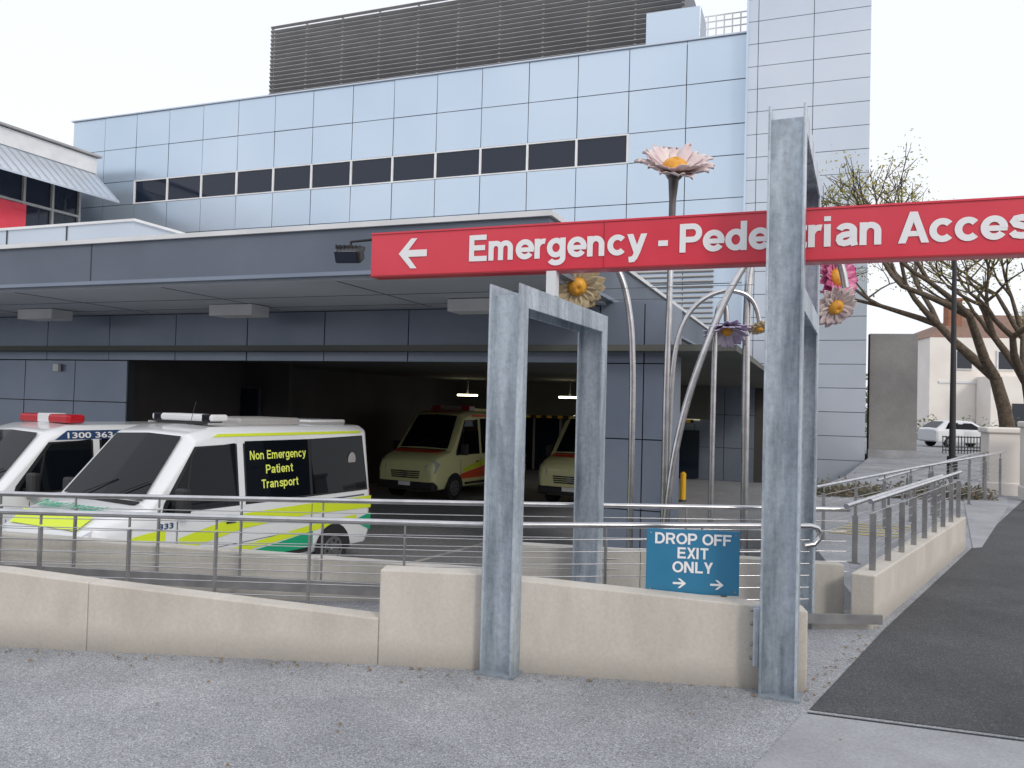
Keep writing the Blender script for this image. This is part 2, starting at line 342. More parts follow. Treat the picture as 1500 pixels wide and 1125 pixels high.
railing('side_railing',[(2.88,6.55,.96),(5.68,10.35,.96)],[.1+.56*i for i in range(9)],.58,[.1,.18,.26,.34,.42,.5],postw=.05)
railing('side_railing',[(2.75,6.7,.90),(5.5,10.45,.90)],[.3,4.4],.5,[])
railing('ramp_railing',[(3.96,10.6,.70),(6.2,12.6,.85),(9.6,15.9,1.0)],[.2+.9*i for i in range(9)],.8,[.12,.24,.36,.48,.6])
railing('ramp_railing',[(6.5,14.5,.5),(9.6,17.0,.9),(11.2,18.6,.95)],[.2+.9*i for i in range(7)],.8,[.12,.24,.36,.48,.6])
kb=empty('kerb_rail')
for a,b in [((-8,6.42,.42),(-3.9,6.40,.27)),((-3.9,6.40,.27),(-.25,6.5,.15))]:
    a=Vector(a);b=Vector(b);d=b-a
    o=box('flat_bar',(0,0,0),(d.length,.03,.10),m_steelp,kb,bv=.004); o.location=(a+b)/2; o.rotation_euler=(0,math.atan2(-d.z,d.xy.length),math.atan2(d.y,d.x))
box('flat_bar',(2.35,6.24,.10),(1.0,.03,.07),m_steelp,kb,rz=.03)
# ---------------------------------------------------------------- steel portals
def portal(name,org,H,Ln,low=None,w=.21,fd=.14,t=.014):
    a=Vector((.395,.919,0)); b=Vector((.919,-.395,0)); O=Vector((org[0],org[1],0)); root=empty(name)
    def pt(aa,bb,z): return O+a*aa+b*bb+Vector((0,0,z))
    U=[(0,0),(0,H),(Ln,H),(Ln,0),(Ln-fd,0),(Ln-fd,H-fd),(fd,H-fd),(fd,0)]
    for nm,b0 in(('flange_left',0),('flange_right',w-t)):
        vs=[pt(x,b0,z) for x,z in U]+[pt(x,b0+t,z) for x,z in U]
        fs=[(0,1,6,7),(1,2,5,6),(2,3,4,5)]; fs+=[tuple(i+8 for i in f) for f in fs]+[(i,(i+1)%8,8+(i+1)%8,8+i) for i in range(8)]
        bevel(meshobj(nm,vs,fs,m_galv,root),.003)
    def bx(nm,a0,a1,b0,b1,z0,z1):
        vs=[pt(x,y,z) for z in(z0,z1) for x,y in((a0,b0),(a1,b0),(a1,b1),(a0,b1))]
        meshobj(nm,vs,BF,m_galv,root)
    m=fd/2; bx('web_front',m-.006,m+.006,t,w-t,0,H-m-.006); bx('web_rear',Ln-m-.006,Ln-m+.006,t,w-t,0,H-m-.006)
    bx('web_top',m-.006,Ln-m+.006,t,w-t,H-m-.006,H-m+.006)
    if low:
        bx('lower_flange_left',fd,Ln-fd,.001,t-.001,low-fd,low); bx('lower_flange_right',fd,Ln-fd,w-t+.001,w-.001,low-fd,low); bx('lower_web',fd-.06,Ln-fd+.06,t,w-t,low-m-.006,low-m+.006)
    bx('base_plate',-.02,fd+.02,-.02,w+.02,.001,.016)
    return root,pt
p1,f1=portal('steel_portal_frame',(-.155,5.07),2.40,1.86)
p2,f2=portal('steel_portal_frame',(1.475,4.80),3.46,1.86,low=2.40)
br=f2(.07,-.02,.30); box('cleat',(br.x,br.y,.33),(.035,.10,.34),m_galv,p2,rz=-.4,bv=.004)
for z in(.2,.28,.40,.48): cyl('bolt',(br.x-.03,br.y,z),.012,.02,m_steelp,p2,axis='X',seg=6)
# ---------------------------------------------------------------- overhead sign
sg=empty('emergency_sign')
S0=bp(5.67,-1.074); SLen=5.3; sz0,sz1=2.575,2.905
def along(P,t,z,d=0): return P+E*t-NB*d+Vector((0,0,z))
box('sign_box',along(S0,SLen/2,(sz0+sz1)/2,-.065),(SLen,.13,sz1-sz0),m_red,sg,rz=AZ,bv=.004)
for k,(z,h) in enumerate([(sz0+.006,.012),(sz1-.006,.012)]):
    box('sign_rim',along(S0,SLen/2,z,.004),(SLen-.004,.008,h),m_redd if k==0 else m_red,sg,rz=AZ)
for t in (1.78,3.05): box('sign_seam',along(S0,t,(sz0+sz1)/2,.0015),(.004,.003,.30),m_redd,sg,rz=AZ)
def put(o,P,rz): o.location=P; o.rotation_euler=(0,0,rz)
t1=lettering('Emergency - Pedestrian Access',m_txt,sg,3.58,.185,wt=1.04); put(t1,along(S0,.80,sz0+.088,.006),AZ)
ar=[(0,.11),(.10,.22),(.15,.22),(.08,.135),(.23,.135),(.23,.085),(.08,.085),(.15,0),(.10,0)]
o=meshobj('arrow',[(x,0,z) for x,z in ar],[(0,1,2,3,6,7,8),(3,4,5,6)],m_txt,sg); put(o,along(S0,.235,sz0+.055,.006),AZ)
box('bracket',(.26,5.60,2.49),(.07,.07,.17),m_white,sg,rz=AZ)
fl=empty('floodlight')
box('lamp_housing',(-1.26,6.2,2.76),(.20,.12,.10),m_black,fl,rz=AZ+.2,bv=.015,rx=.5)
box('lens',(-1.275,6.135,2.735),(.17,.012,.085),m_glass,fl,rz=AZ+.2,rx=.5)
boxes('fins',[((-1.26+.03*i,6.22,2.82),(.006,.08,.03),AZ) for i in range(-3,4)],m_black,fl)
tube('arm',[(-1.26,6.22,2.78),(-1.26,6.24,2.87),(-1.05,6.16,2.88)],.012,m_black,fl)
ds=empty('drop_off_sign')
rzd=-.10; dc=Vector((1.16,5.16,.70))
box('panel',dc,(.575,.012,.40),m_blue,ds,rz=rzd,bv=.002)
ex=Vector((math.cos(rzd),math.sin(rzd),0)); nx=Vector((-math.sin(rzd),math.cos(rzd),0))
for s,w,zz in(('DROP OFF',.47,.108),('EXIT',.19,.020),('ONLY',.25,-.068)):
    o=lettering(s,m_txt,ds,w,.070,'CENTER',.95,.0002); put(o,dc-nx*.009+Vector((0,0,zz)),rzd)
for x in(-.12,.11):
    a2=[(0,.0065),(.055,.0065),(.03,.03),(.045,.03),(.082,0),(.045,-.03),(.03,-.03),(.055,-.0065),(0,-.0065)]
    o=meshobj('arrow',[(p[0],0,p[1]) for p in a2],[(0,1,7,8),(1,2,3,4,5,6,7)],m_txt,ds); put(o,dc-nx*.008+ex*x+Vector((0,0,-.135)),rzd)
for x in(-.27,.27):
    for z in(-.18,.18): cyl('screw',dc+ex*x*.97-nx*.008+Vector((0,0,z*.97)),.006,.006,m_steelp,ds,axis='Y',seg=8)
for x in(-.2,.2): box('stay',dc+ex*x+nx*.03+Vector((0,0,-.22)),(.035,.03,.62),m_steelp,ds,rz=rzd)
# ---------------------------------------------------------------- hospital building
H=empty('hospital_building')
A0=bp(37.6,-26)
ts=[.05,2.5]+[4.85+2.345*i for i in range(13)]+[35.5,38.0]
WZ0,WZ1=12.40,13.72
zs=[2.0,3.6,5.3,7.0,8.8,10.6,WZ0,WZ1,15.6,17.5]
TL=4.85; TR=4.85+2.345*12
def skipw(a,b,c,d): return c>WZ0-.1 and d<WZ1+.1 and a>TL-.1 and b<TR+.1
box('facade_core',A0+E*19+NB*6.05+Vector((0,0,8)),(38,12,18.8),m_back,H,rz=AZ)
panel_wall('facade_panels',A0,38,zs,ts,H,m_panel,th=.05,gap=.035,skip=skipw,jit=.012)
box('parapet_cap',A0+E*19+Vector((0,0,17.53)),(38.1,.3,.06),m_panelT,H,rz=AZ)
WM=(WZ0+WZ1)/2
boxes('window_glass',[(A0+E*(TL+2.345*(i+.5))+NB*.01+Vector((0,0,WM)),(2.25,.05,1.22),AZ+random.uniform(-.004,.004)) for i in range(12)],m_glass,H)
boxes('window_mullions',[(A0+E*(TL+2.345*i)-NB*.03+Vector((0,0,WM)),(.10,.10,1.3),AZ) for i in range(13)]+[(A0+E*((TL+TR)/2)-NB*.028+Vector((0,0,z)),(TR-TL+.1,.1,.06),AZ) for z in(WZ0+.03,WZ1-.03)],m_white,H)
T0=A0+E*38.02-NB*.45
TW=4.72
box('tower_core',T0+E*(TW/2)+NB*4+Vector((0,0,14)),(TW-.02,8,32),m_back,H,rz=AZ)
panel_wall('tower_panels',T0,TW,frange(-1.1,30,.93),[0,.45,2.6,TW],H,m_panelT,th=.03,gap=.025)
box('tower_strip',T0+E*.02-NB*.06+Vector((0,0,14)),(.08,.12,32),m_panel,H,rz=AZ)
R0=bp(41.5,-14.5); RL=23.8
sl=[]; z=17.3
while z<23.2:
    sl.append((R0+E*(RL/2)+Vector((0,0,z)),(RL,.17,.04),AZ,-.55)); z+=.245
sl2=[]; z=17.3
while z<23.2:
    sl2.append((R0+NB*3+Vector((0,0,z)),(.05,6,.05),AZ)); z+=.245
boxes('louvre_slats',sl,m_slat,H); boxes('louvre_slats_side',sl2,m_slat,H)
box('louvre_back',R0+E*(RL/2)+NB*3.1+Vector((0,0,20.2)),(RL-.3,5.9,5.8),m_frame,H,rz=AZ)
boxes('louvre_posts',[(R0+E*(RL*i/10)+NB*.12+Vector((0,0,20.2)),(.1,.1,5.9),AZ) for i in range(11)],m_slat,H)
box('plant_unit',bp(39.2,7.0,18.2),(2.4,1.8,2.2),m_panel,H,rz=AZ,bv=.03)
boxes('plant_unit_seams',[(bp(38.28,7.0+dx,18.2),(.04,.02,2.0),AZ) for dx in(-.4,.4)],m_frame,H)
rl=[(bp(38.0,8.05+.32*i,18.0),(.05,.05,1.3),AZ) for i in range(6)]+[(bp(38.0,8.8,z),(1.9,.04,.04),AZ) for z in(17.75,18.1,18.4,18.65)]
boxes('roof_guardrail',rl,m_white,H)
# canopy
C0=bp(10.5,.42); CR=C0+NB*25.3; CL=bp(10.5,-34); CLb=CL+NB*25.3
def rect(a,b,c,d): return [(p.x,p.y) for p in(a,b,c,d)]
prism('canopy_fascia',rect(CL,C0,CR,CLb),3.42,4.06,m_fascia,H)
prism('canopy_soffit',rect(CL+NB*.12,C0+NB*.12-E*.12,CR-E*.12,CLb),3.36,3.418,m_soffit,H)
prism('canopy_cap',rect(CL-NB*.05,C0-NB*.05+E*.05,CR+E*.05,CLb),4.062,4.13,m_white,H)
prism('canopy_upstand',rect(bp(11.0,-9.2),bp(11.0,.1),bp(11.0,.1)+NB*20,bp(11.0,-9.2)+NB*20),4.132,4.20,m_white,H)
prism('fascia_lip',rect(CL-NB*.02,C0-NB*.02+E*.02,CR+E*.02,CLb),3.405,3.46,m_dpanel,H)
boxes('fascia_joints',[(bp(10.497,x,3.76),(.012,.012,.58),AZ) for x in(-6.8,-14)],m_back,H)
boxes('soffit_joints',[(bp(10.9+d,-8,3.357),(24,.02,.006),AZ) for d in(1.3,2.6)]+[(bp(12.3,x,3.356),(.02,3.0,.006),AZ) for x in(-14,-11,-8,-5,-2)],m_frame,H)
boxes('soffit_lights',[(bp(13.1,x,3.25),(.95,.5,.2),AZ) for x in(-9.6,-5.05,-.55)],m_white,H,bv=.01)
prism('roof_block_core',rect(bp(13.2,-30),bp(13.2,-7.55),bp(13.2,-7.55)+NB*18,bp(13.2,-30)+NB*18),4.0,5.08,m_panelT,H)
prism('roof_block_cap',rect(bp(13.15,-30),bp(13.15,-7.5),bp(13.15,-7.5)+NB*18,bp(13.15,-30)+NB*18),5.08,5.13,m_white,H)
boxes('roof_block_joints',[(bp(13.19,-7.6-1.6*i,4.6),(.02,.02,.95),AZ) for i in range(1,9)],m_back,H)
HW0=bp(14.2,-22)
def tX(X): return (X+22)*L_
hts=frange(0,tX(1.45),1.75)
box('header_core',bp(14.32,(-22+1.45)/2,2.88),((23.45)*L_,.22,.95),m_back,H,rz=AZ)
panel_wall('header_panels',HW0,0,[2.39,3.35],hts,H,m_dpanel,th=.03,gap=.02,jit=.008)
LWt=frange(0,tX(-8.1),1.5)
box('left_wall_core',bp(14.32,(-22-8.1)/2,.63),((13.9)*L_,.22,3.5),m_back,H,rz=AZ)
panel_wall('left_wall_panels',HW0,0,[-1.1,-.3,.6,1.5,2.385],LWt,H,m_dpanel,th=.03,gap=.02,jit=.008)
box('wall_sensor',bp(14.1,-9.95,2.22),(.16,.08,.16),m_white,H,rz=AZ,bv=.01)
P0=bp(14.2,1.452); PWd=1.12
box('pier_core',P0+E*(PWd/2)+NB*.6+Vector((0,0,1.15)),(PWd-.01,1.15,4.45),m_back,H,rz=AZ)
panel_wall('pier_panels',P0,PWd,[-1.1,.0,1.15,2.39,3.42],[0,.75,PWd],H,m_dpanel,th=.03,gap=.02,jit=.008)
sidep=P0+E*(PWd+.002)
prism('pier_side',rect(sidep-NB*.02,sidep+E*.03-NB*.02,sidep+E*.03+NB*1.2,sidep+NB*1.2),-1.1,3.4,m_dpanel,H)
# bay interior
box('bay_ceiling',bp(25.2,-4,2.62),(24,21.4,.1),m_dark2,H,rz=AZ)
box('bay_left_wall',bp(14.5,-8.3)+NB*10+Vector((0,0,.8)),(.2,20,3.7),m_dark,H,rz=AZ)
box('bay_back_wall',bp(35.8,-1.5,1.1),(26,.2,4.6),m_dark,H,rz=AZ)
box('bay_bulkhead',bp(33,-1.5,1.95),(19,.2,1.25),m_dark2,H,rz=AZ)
hz=[(bp(32.87,-9+.42*i,1.24),(.2,.02,.10),AZ) for i in range(38)]
boxes('hazard_strip_back',[(bp(32.88,-1.2,1.24),(17,.015,.12),AZ)],m_black,H); boxes('hazard_strip',hz,m_yel,H)
boxes('bay_doors',[(bp(35.6,x,.1),(w,.08,2.3),AZ) for x,w in((-9.5,1.5),(1.0,2.2),(3.6,1.5))],m_glass,H)
boxes('bay_door_frames',[(bp(35.55,x,.1),(.08,.1,2.3),AZ) for x in(-.1,1.0,2.1,2.85,4.35)]+[(bp(35.54,2.1,1.27),(4.9,.1,.08),AZ)],m_slat,H)
boxes('bay_window_frame',[(bp(18.4,-6.9,1.5),(1.15,.05,.95),AZ)],m_frame,H)
boxes('bay_window',[(bp(18.36,-6.9,1.5),(1.0,.06,.8),AZ)],m_glass,H)
box('bay_partition',bp(18.6,-7.0,.75),(3.0,.15,3.65),m_dark,H,rz=AZ)
boxes('bay_lamps',[(bp(29,x,1.98),(.75,.12,.06),AZ) for x in(-4.9,-1.6,2.0)],m_lamp,H)
boxes('bay_lamp_stems',[(bp(29,x,2.3),(.04,.04,.6),AZ) for x in(-4.9,-1.6,2.0)],m_dark2,H)
panel_wall('right_lower_wall',bp(35.6,5.2),0,[-1.1,.2,1.5,2.8,3.4],frange(0,4.3*L_,1.1),H,m_dpanel,th=.03)
box('lit_window',bp(35.4,6.6,1.75),(1.9,.06,1.0),M('window_light',(.5,.5,.35),None,emit=((.9,.85,.55),.35)),H,rz=AZ)
box('lit_door',bp(35.4,6.6,-.1),(1.9,.07,1.9),m_glass,H,rz=AZ)
boxes('facade_louvre',[(bp(37.45,5.9,4.9+.22*i),(5.2,.14,.06),AZ,-.4) for i in range(18)],m_slat,H)
# wing on the left with awning
WG=empty('hospital_wing')
d=Vector((.385,.923,0)); nl=Vector((-.923,.385,0))
Wb=Vector((-23.6,44.2,0))
def wp(s,o,z): return Wb-d*s+nl*o+Vector((0,0,z))
def wbox(nm,s0,s1,o0,o1,z0,z1,mat):
    vs=[wp(s,o_,z) for z in(z0,z1) for s,o_ in((s0,o0),(s1,o0),(s1,o1),(s0,o1))]; return meshobj(nm,vs,BF,mat,WG)
wbox('wing_walls',0,30,.2,10,3,14.2,m_glass)
wbox('upper_fascia',-.6,30,-.3,10,13.75,14.6,m_white)
wbox('roof_cap',-.8,30,-.5,10,14.65,14.75,m_slat)
wbox('sill',0,30,0,.3,8.2,9.2,m_panelT)
for s in range(0,16): wbox('mullion',s*1.6,s*1.6+.12,.05,.2,9.1,13.6,m_slat)
wbox('transom',0,30,.04,.2,11.2,11.32,m_slat)
wbox('red_panel',3.2,12,-.02,.12,9.6,11.15,m_red)
vs=[]
for s in (-.6,26): vs+=[wp(s,-.05,13.9),wp(s,-2.1,12.1),wp(s,-2.1,12.0),wp(s,.0,13.7)]
fs=[(0,4,5,1),(1,5,6,2),(2,6,7,3),(0,1,2,3),(4,7,6,5),(3,7,4,0)]
meshobj('awning',vs,fs,m_panelT,WG)
vs=[];fs=[]
for i in range(54):
    s=-.5+i*.5; n=len(vs); vs+=[wp(s,-.05,13.95),wp(s,-2.1,12.15),wp(s+.05,-2.1,12.15),wp(s+.05,-.05,13.95)]; fs.append((n,n+1,n+2,n+3))
meshobj('awning_ribs',vs,fs,m_slat,WG)
# ---------------------------------------------------------------- vehicles
def loft(name,st,mat,parent,bv=.035):
    vs=[];fs=[];n=11
    for (x,zb,zs_,hw,zbl,wt,zre,wr,zr) in st:
        half=[(hw-.07,zb),(hw,zs_),(hw,zbl),(wt,zre),(wr,zr)]
        ring=half+[(0,zr+.025)]+[(-y,z) for y,z in half[::-1]]
        vs+=[(x,y,z) for y,z in ring]
    for i in range(len(st)-1):
        for k in range(n): fs.append((i*n+k,i*n+(k+1)%n,(i+1)*n+(k+1)%n,(i+1)*n+k))
    fs+=[tuple(range(n)),tuple((len(st)-1)*n+k for k in range(n))]
    o=meshobj(name,vs,fs,mat,parent,smooth=True); bevel(o,bv,3)
    o.modifiers.new('wn','WEIGHTED_NORMAL'); return o
def wheel(parent,x,y,r,side):
    cyl('tyre',(x,y-side*.11,r),r,.22,m_tyre,parent,axis='Y',seg=36,bv=.02)
    cyl('rim',(x,y+side*.003,r),r*.62,.02,m_rim,parent,axis='Y',seg=28,bv=.005)
    cyl('hub',(x,y+side*.018,r),r*.17,.03,m_rim,parent,axis='Y',seg=16)
    boxes('rim_slots',[((x+math.cos(a)*r*.43,y+side*.014,r+math.sin(a)*r*.43),(r*.13,.008,r*.13),0) for a in [i*math.pi/4 for i in range(8)]],m_black,parent)
def make_van(name,org,ang,zr,style):
    root=empty(name,(org[0],org[1],LOT),ang)
    body=m_vwhite if style in('transport','patient') else m_vcream
    zt=zr-.08
    def Y(z): return .985-.13*max(0,(z-1.15))/(zt-1.15)
    tilt=-math.atan2(.13,zt-1.15)
    ZC=1.38; XC=4.42; XR=3.68
    st=[(0,.40,.55,.94,1.15,.81,zt-.03,.68,zr-.04),
        (.07,.34,.55,.985,1.15,Y(zt),zt,.72,zr),
        (3.30,.34,.55,.985,1.15,Y(zt),zt,.72,zr),
        (XR,.34,.55,.985,1.15,Y(zt-.12),zt-.12,.70,zr-.09),
        (XC,.34,.55,.985,1.15,Y(ZC-.05),ZC-.05,.82,ZC),
        (4.98,.32,.52,.965,1.04,.90,1.20,.74,1.26),
        (5.19,.30,.50,.91,.90,.85,1.06,.68,1.11),
        (5.26,.34,.48,.83,.80,.79,.92,.62,.96)]
    loft('body',st,body,root,.045)
    def side(nm,pts,mat,off=.006):
        for s in(1,-1):
            vs=[(x,s*(Y(z)+off),z) for x,z in pts]; meshobj(nm,vs,[tuple(range(len(pts)))],mat,root)
    zt2=zt-.12; zb2=1.28
    side('window_surround',[(.10,zb2-.03),(4.26,zb2-.03),(4.22,zb2+.10),(3.70,zt2-.05),(.16,zt2+.03)],m_black,.004)
    side('window_front',[(3.0,zb2),(4.20,zb2),(4.15,zb2+.09),(3.66,zt2-.08),(3.0,zt2-.02)],m_vglass,.008)
    side('window_quarter_bar',[(3.88,zb2),(3.92,zb2),(3.77,zt2-.14),(3.73,zt2-.10)],m_black,.011)
    side('window_rear',[(.14,zb2),(1.46,zb2),(1.46,zt2),(.20,zt2)],m_vglass,.008)
    side('window_mid',[(1.52,zb2),(2.82,zb2),(2.82,zt2),(1.52,zt2)],m_vglass,.008)
    side('b_pillar',[(2.86,zb2-.04),(2.97,zb2-.04),(2.97,zt2+.04),(2.86,zt2+.04)],body,.009)
    for x in(1.49,2.92,4.02): side('door_seam',[(x,.42),(x+.014,.42),(x+.014,1.14),(x,1.14)],m_frame,.010)
    side('body_crease',[(.1,.78),(4.0,.70),(4.0,.71),(.1,.79)],m_frame,.003)
    side('sill_trim',[(1.45,.40),(3.75,.40),(3.75,.47),(1.45,.47)],m_black,-.02)
    side('slide_track',[(.2,1.16),(1.5,1.16),(1.5,1.185),(.2,1.185)],m_frame,.003)
    side('door_handle',[(3.05,1.02),(3.22,1.02),(3.22,1.06),(3.05,1.06)],m_black,.02)
    nrm=Vector((.80,0,.60))*.026
    def ws(f,y,edge):
        x=XR+(XC-XR)*f; ze=(zr-.09)*(1-f)+ZC*f; return Vector((x,y,ze+(0.025 if not edge else 0)))+nrm
    vs=[ws(.05,-.66,1),ws(.05,0,0),ws(.05,.66,1),ws(.96,.79,1),ws(.96,0,0),ws(.96,-.79,1)]
    meshobj('windshield',vs,[(0,1,4,5),(1,2,3,4)],m_vglass,root)
    box('cowl',(XC+.04,0,ZC+.02),(.09,1.5,.03),m_black,root)
    for y in(-.35,.25): tube('wiper',[tuple(ws(.97,y,0)+nrm),tuple(ws(.72,y+.45,1)+nrm)],.008,m_black,root)
    boxes('grille',[((5.255,0,.82-.055*i),(.03,.95-.02*i,.035),0) for i in range(4)]+[((5.235,0,.73),(.03,1.0,.28),0)],m_black,root,bv=.005)
    cyl('badge',(5.282,0,.75),.08,.012,m_rim,root,axis='X')
    box('bumper',(5.14,0,.44),(.30,1.84,.24),body if style!='ambulance' else m_black,root,bv=.06)
    box('bumper_intake',(5.285,0,.40),(.02,1.1,.10),m_black,root)
    box('number_plate',(5.297,0,.49),(.012,.38,.11),m_txt,root)
    for s in(1,-1):
        vs=[(5.225,s*.66,.74),(5.235,s*.60,.96),(5.10,s*.84,1.13),(5.0,s*.950,1.02),(5.16,s*.905,.78)]
        vs=[Vector(v)+Vector((.034,s*.026,.02)) for v in vs]; meshobj('headlight',vs,[(0,1,2,3,4)],m_lens,root)
        box('mirror',(4.08,s*1.15,1.42),(.12,.20,.32),m_black,root,bv=.03); box('mirror_arm',(4.08,s*1.01,1.32),(.06,.16,.05),m_black,root)
        for x in(.98,4.32):
            arcp=[(x+.43*math.cos(a),.34+.43*math.sin(a)) for a in [math.pi*i/16 for i in range(17)]]
            meshobj('wheel_arch',[(px,s*(.985+.012),max(pz,.34)) for px,pz in arcp],[tuple(range(17))],m_black,root)
            wheel(root,x,s*1.0,.35,s)
        box('tail_lamp',(.0,s*.88,1.0),(.03,.10,.5),m_rlight,root)
    if style=='transport':
        side('stripe_lime',[(.02,.94),(1.6,.98),(2.9,.92),(4.0,.74),(4.0,.92),(2.9,1.13),(1.6,1.145),(.02,1.145)],m_lime,.008)
        side('stripe_lime_front',[(4.66,.66),(4.93,.64),(4.9,.98),(4.5,1.04),(4.2,1.06),(4.2,.90),(4.6,.86)],m_lime,.004)
        side('stripe_lime_low',[(1.6,.70),(3.6,.54),(3.6,.62),(1.6,.80),(.4,.86),(.4,.78)],m_lime,.008)
        side('stripe_green',[(1.46,.47),(3.7,.47),(3.5,.52),(2.4,.61),(1.46,.71)],m_green,.009)
        side('stripe_green_rear',[(.02,.56),(.5,.76),(.02,.86)],m_green,.0105)
        side('stripe_roof',[(.2,zt-.05),(3.4,zt-.05),(3.3,zt-.01),(.2,zt-.01)],m_lime,.008)
        md=M('decal_lime',(.80,.90,.15),None,rough=.5)
        for s_,z_,w_ in(('Non Emergency',1.87,1.16),('Patient',1.66,.56),('Transport',1.45,.76)):
            o=lettering(s_,md,root,w_,.13,'CENTER',.8)
            o.location=(2.16,Y(z_)+.012,z_); o.rotation_euler=(tilt,0,math.pi)
        meshobj('crest',[(.48+.1*math.cos(a),Y(1.78)+.014,1.78+.12*math.sin(a)) for a in [math.pi*i/5 for i in range(10)]],[tuple(range(10))],m_slat,root)
        meshobj('bonnet_band',[(5.00,-.70,1.275),(5.00,.70,1.275),(5.20,.66,1.13),(5.20,-.66,1.13)],[(0,1,2,3)],m_lime,root)
        o=lettering('Patient Transport',m_green,root,1.3,.19,'CENTER',1.0)
        o.location=(4.92,0,1.325); o.rotation_euler=(math.radians(-76),0,math.radians(90))
        box('roof_pod',(1.9,0,zr+.06),(1.3,.95,.12),m_slat,root,bv=.04)
        box('light_bar_base',(3.05,0,zr+.05),(.22,1.1,.05),m_black,root)
        box('light_bar',(3.05,0,zr+.12),(.30,1.25,.10),m_white,root,bv=.03)
        boxes('light_bar_ends',[((3.05,s*.5,zr+.122),(.304,.18,.102),0) for s in(1,-1)],m_vglass,root,bv=.02)
        box('roof_rear',(.55,0,zr+.05),(.9,.9,.08),m_vwhite,root,bv=.03)
        tube('aerial',[(3.3,.3,zr),(3.2,.3,zr+.35)],.004,m_black,root)
        boxes('roof_rails',[((1.8,s*.62,zr+.04),(2.9,.03,.03),0) for s in(1,-1)],m_slat,root)
        o=text('fleet_number','333',m_navy,root,width=.22,capz=.07,bold=.02,align='CENTER'); o.location=(4.2,1.0,1.07); o.rotation_euler=(0,0,math.pi)
    elif style=='patient':
        side('stripe_navy',[(.1,zt-.14),(3.6,zt-.14),(3.4,zt+.0),(.1,zt+.0)],m_navy,.010)
        o=text('lettering','1300 363 911  AMBULANCE',m_txt,root,width=2.6,capz=.09,bold=.02,align='CENTER'); o.location=(2.1,Y(zt-.11)+.016,zt-.118); o.rotation_euler=(tilt,0,math.pi)
        side('stripe_blue',[(.1,.88),(4.0,.88),(4.0,.95),(.1,.95)],m_navy,.008)
        box('light_bar',(3.1,0,zr+.09),(.3,1.3,.14),m_rlight,root,bv=.04)
        box('light_bar_mid',(3.1,0,zr+.095),(.31,.3,.15),m_white,root,bv=.02)
    else:
        side('stripe_orange',[(.05,.58),(4.0,.58),(4.0,.72),(2.0,1.0),(.05,1.0)],m_orange,.008)
        for i in range(13):
            for j in range(2):
                x0=.06+.3*i; z0_=.60+.2*j
                if (i+j)%2==0 and x0<2.2 and not(.5<x0<1.45 and z0_<.9):
                    side('chequer',[(x0,z0_),(x0+.3,z0_),(x0+.3,z0_+.2),(x0,z0_+.2)],m_vwhite,.0095)
        side('stripe_lime',[(.05,1.02),(1.9,1.02),(3.9,.76),(3.9,.86),(2.6,1.12),(.05,1.14)],m_lime,.0085)
        side('stripe_roof',[(.2,zt-.07),(3.3,zt-.07),(3.3,zt),(.2,zt)],m_orange,.009)
        meshobj('bonnet_band',[(4.56,-.78,1.395),(4.56,.78,1.395),(4.84,.72,1.335),(4.84,-.72,1.335)],[(0,1,2,3)],m_orange,root)
        meshobj('front_stripe',[(3.63,-.55,zr+.01),(3.63,.55,zr+.01),(3.36,.55,zr+.035),(3.36,-.55,zr+.035)],[(0,1,2,3)],m_orange,root)
        box('light_bar',(2.9,0,zr+.09),(.3,1.3,.14),m_slat,root,bv=.03)
        boxes('beacons',[((2.9,s*.5,zr+.10),(.31,.28,.12),0) for s in(1,-1)],m_rlight,root)
        box('roof_fairing',(1.6,0,zr+.05),(1.8,1.0,.08),m_vcream,root,bv=.03)
    return root
ang=math.atan2(-.88,-.47)
make_van('patient_transport_van',(-3.24,14.62),ang,2.34,'transport')
make_van('patient_transport_van',(-6.05,16.15),ang,2.26,'patient')
a1=make_van('ambulance',(-.36,27.9),ang,2.48,'ambulance'); a1.scale=(1.04,1.04,1.02)
a2_=make_van('ambulance',(4.20,27.2),ang,2.48,'ambulance'); a2_.scale=(1.04,1.04,1.02)
def make_car(name,org,ang,z0):
    root=empty(name,(org[0],org[1],z0),ang)
    st=[(0,.35,.5,.78,.85,.70,.92,.6,.95),(.12,.28,.45,.86,.88,.76,.98,.62,1.02),(.75,.25,.45,.88,.92,.62,1.38,.5,1.42),(1.6,.25,.45,.88,.92,.63,1.42,.5,1.47),
        (2.35,.25,.45,.88,.90,.62,1.36,.5,1.42),(3.1,.25,.45,.87,.88,.80,.95,.66,.98),(3.9,.27,.42,.82,.74,.72,.80,.6,.83),(4.1,.33,.42,.72,.62,.64,.66,.55,.68)]
    loft('body',st,m_vwhite,root,.03)
    for s in(1,-1):
        def yy(z): return .88-.25*(z-.92)/.46+.015
        vs=[(x,s*yy(z),z) for x,z in((.55,1.0),(2.75,.98),(2.2,1.32),(.85,1.34))]; meshobj('side_glass',vs,[(0,1,2,3)],m_vglass,root)
        for x in(.8,3.25): wheel(root,x,s*.89,.31,s)
        box('tail_lamp',(.03,s*.68,.8),(.05,.2,.14),m_rlight,root); box('mirror',(2.65,s*.98,1.0),(.1,.16,.1),m_vwhite,root,bv=.02)
    meshobj('windshield',[(2.45,-.5,1.38),(2.45,.5,1.38),(3.08,.68,1.01),(3.08,-.68,1.01)],[(0,1,2,3)],m_vglass,root)
    meshobj('rear_glass',[(.14,-.62,1.06),(.14,.62,1.06),(.66,.5,1.40),(.66,-.5,1.40)],[(0,1,2,3)],m_vglass,root)
make_car('parked_car',(22.8,45.0),math.radians(8),.0)
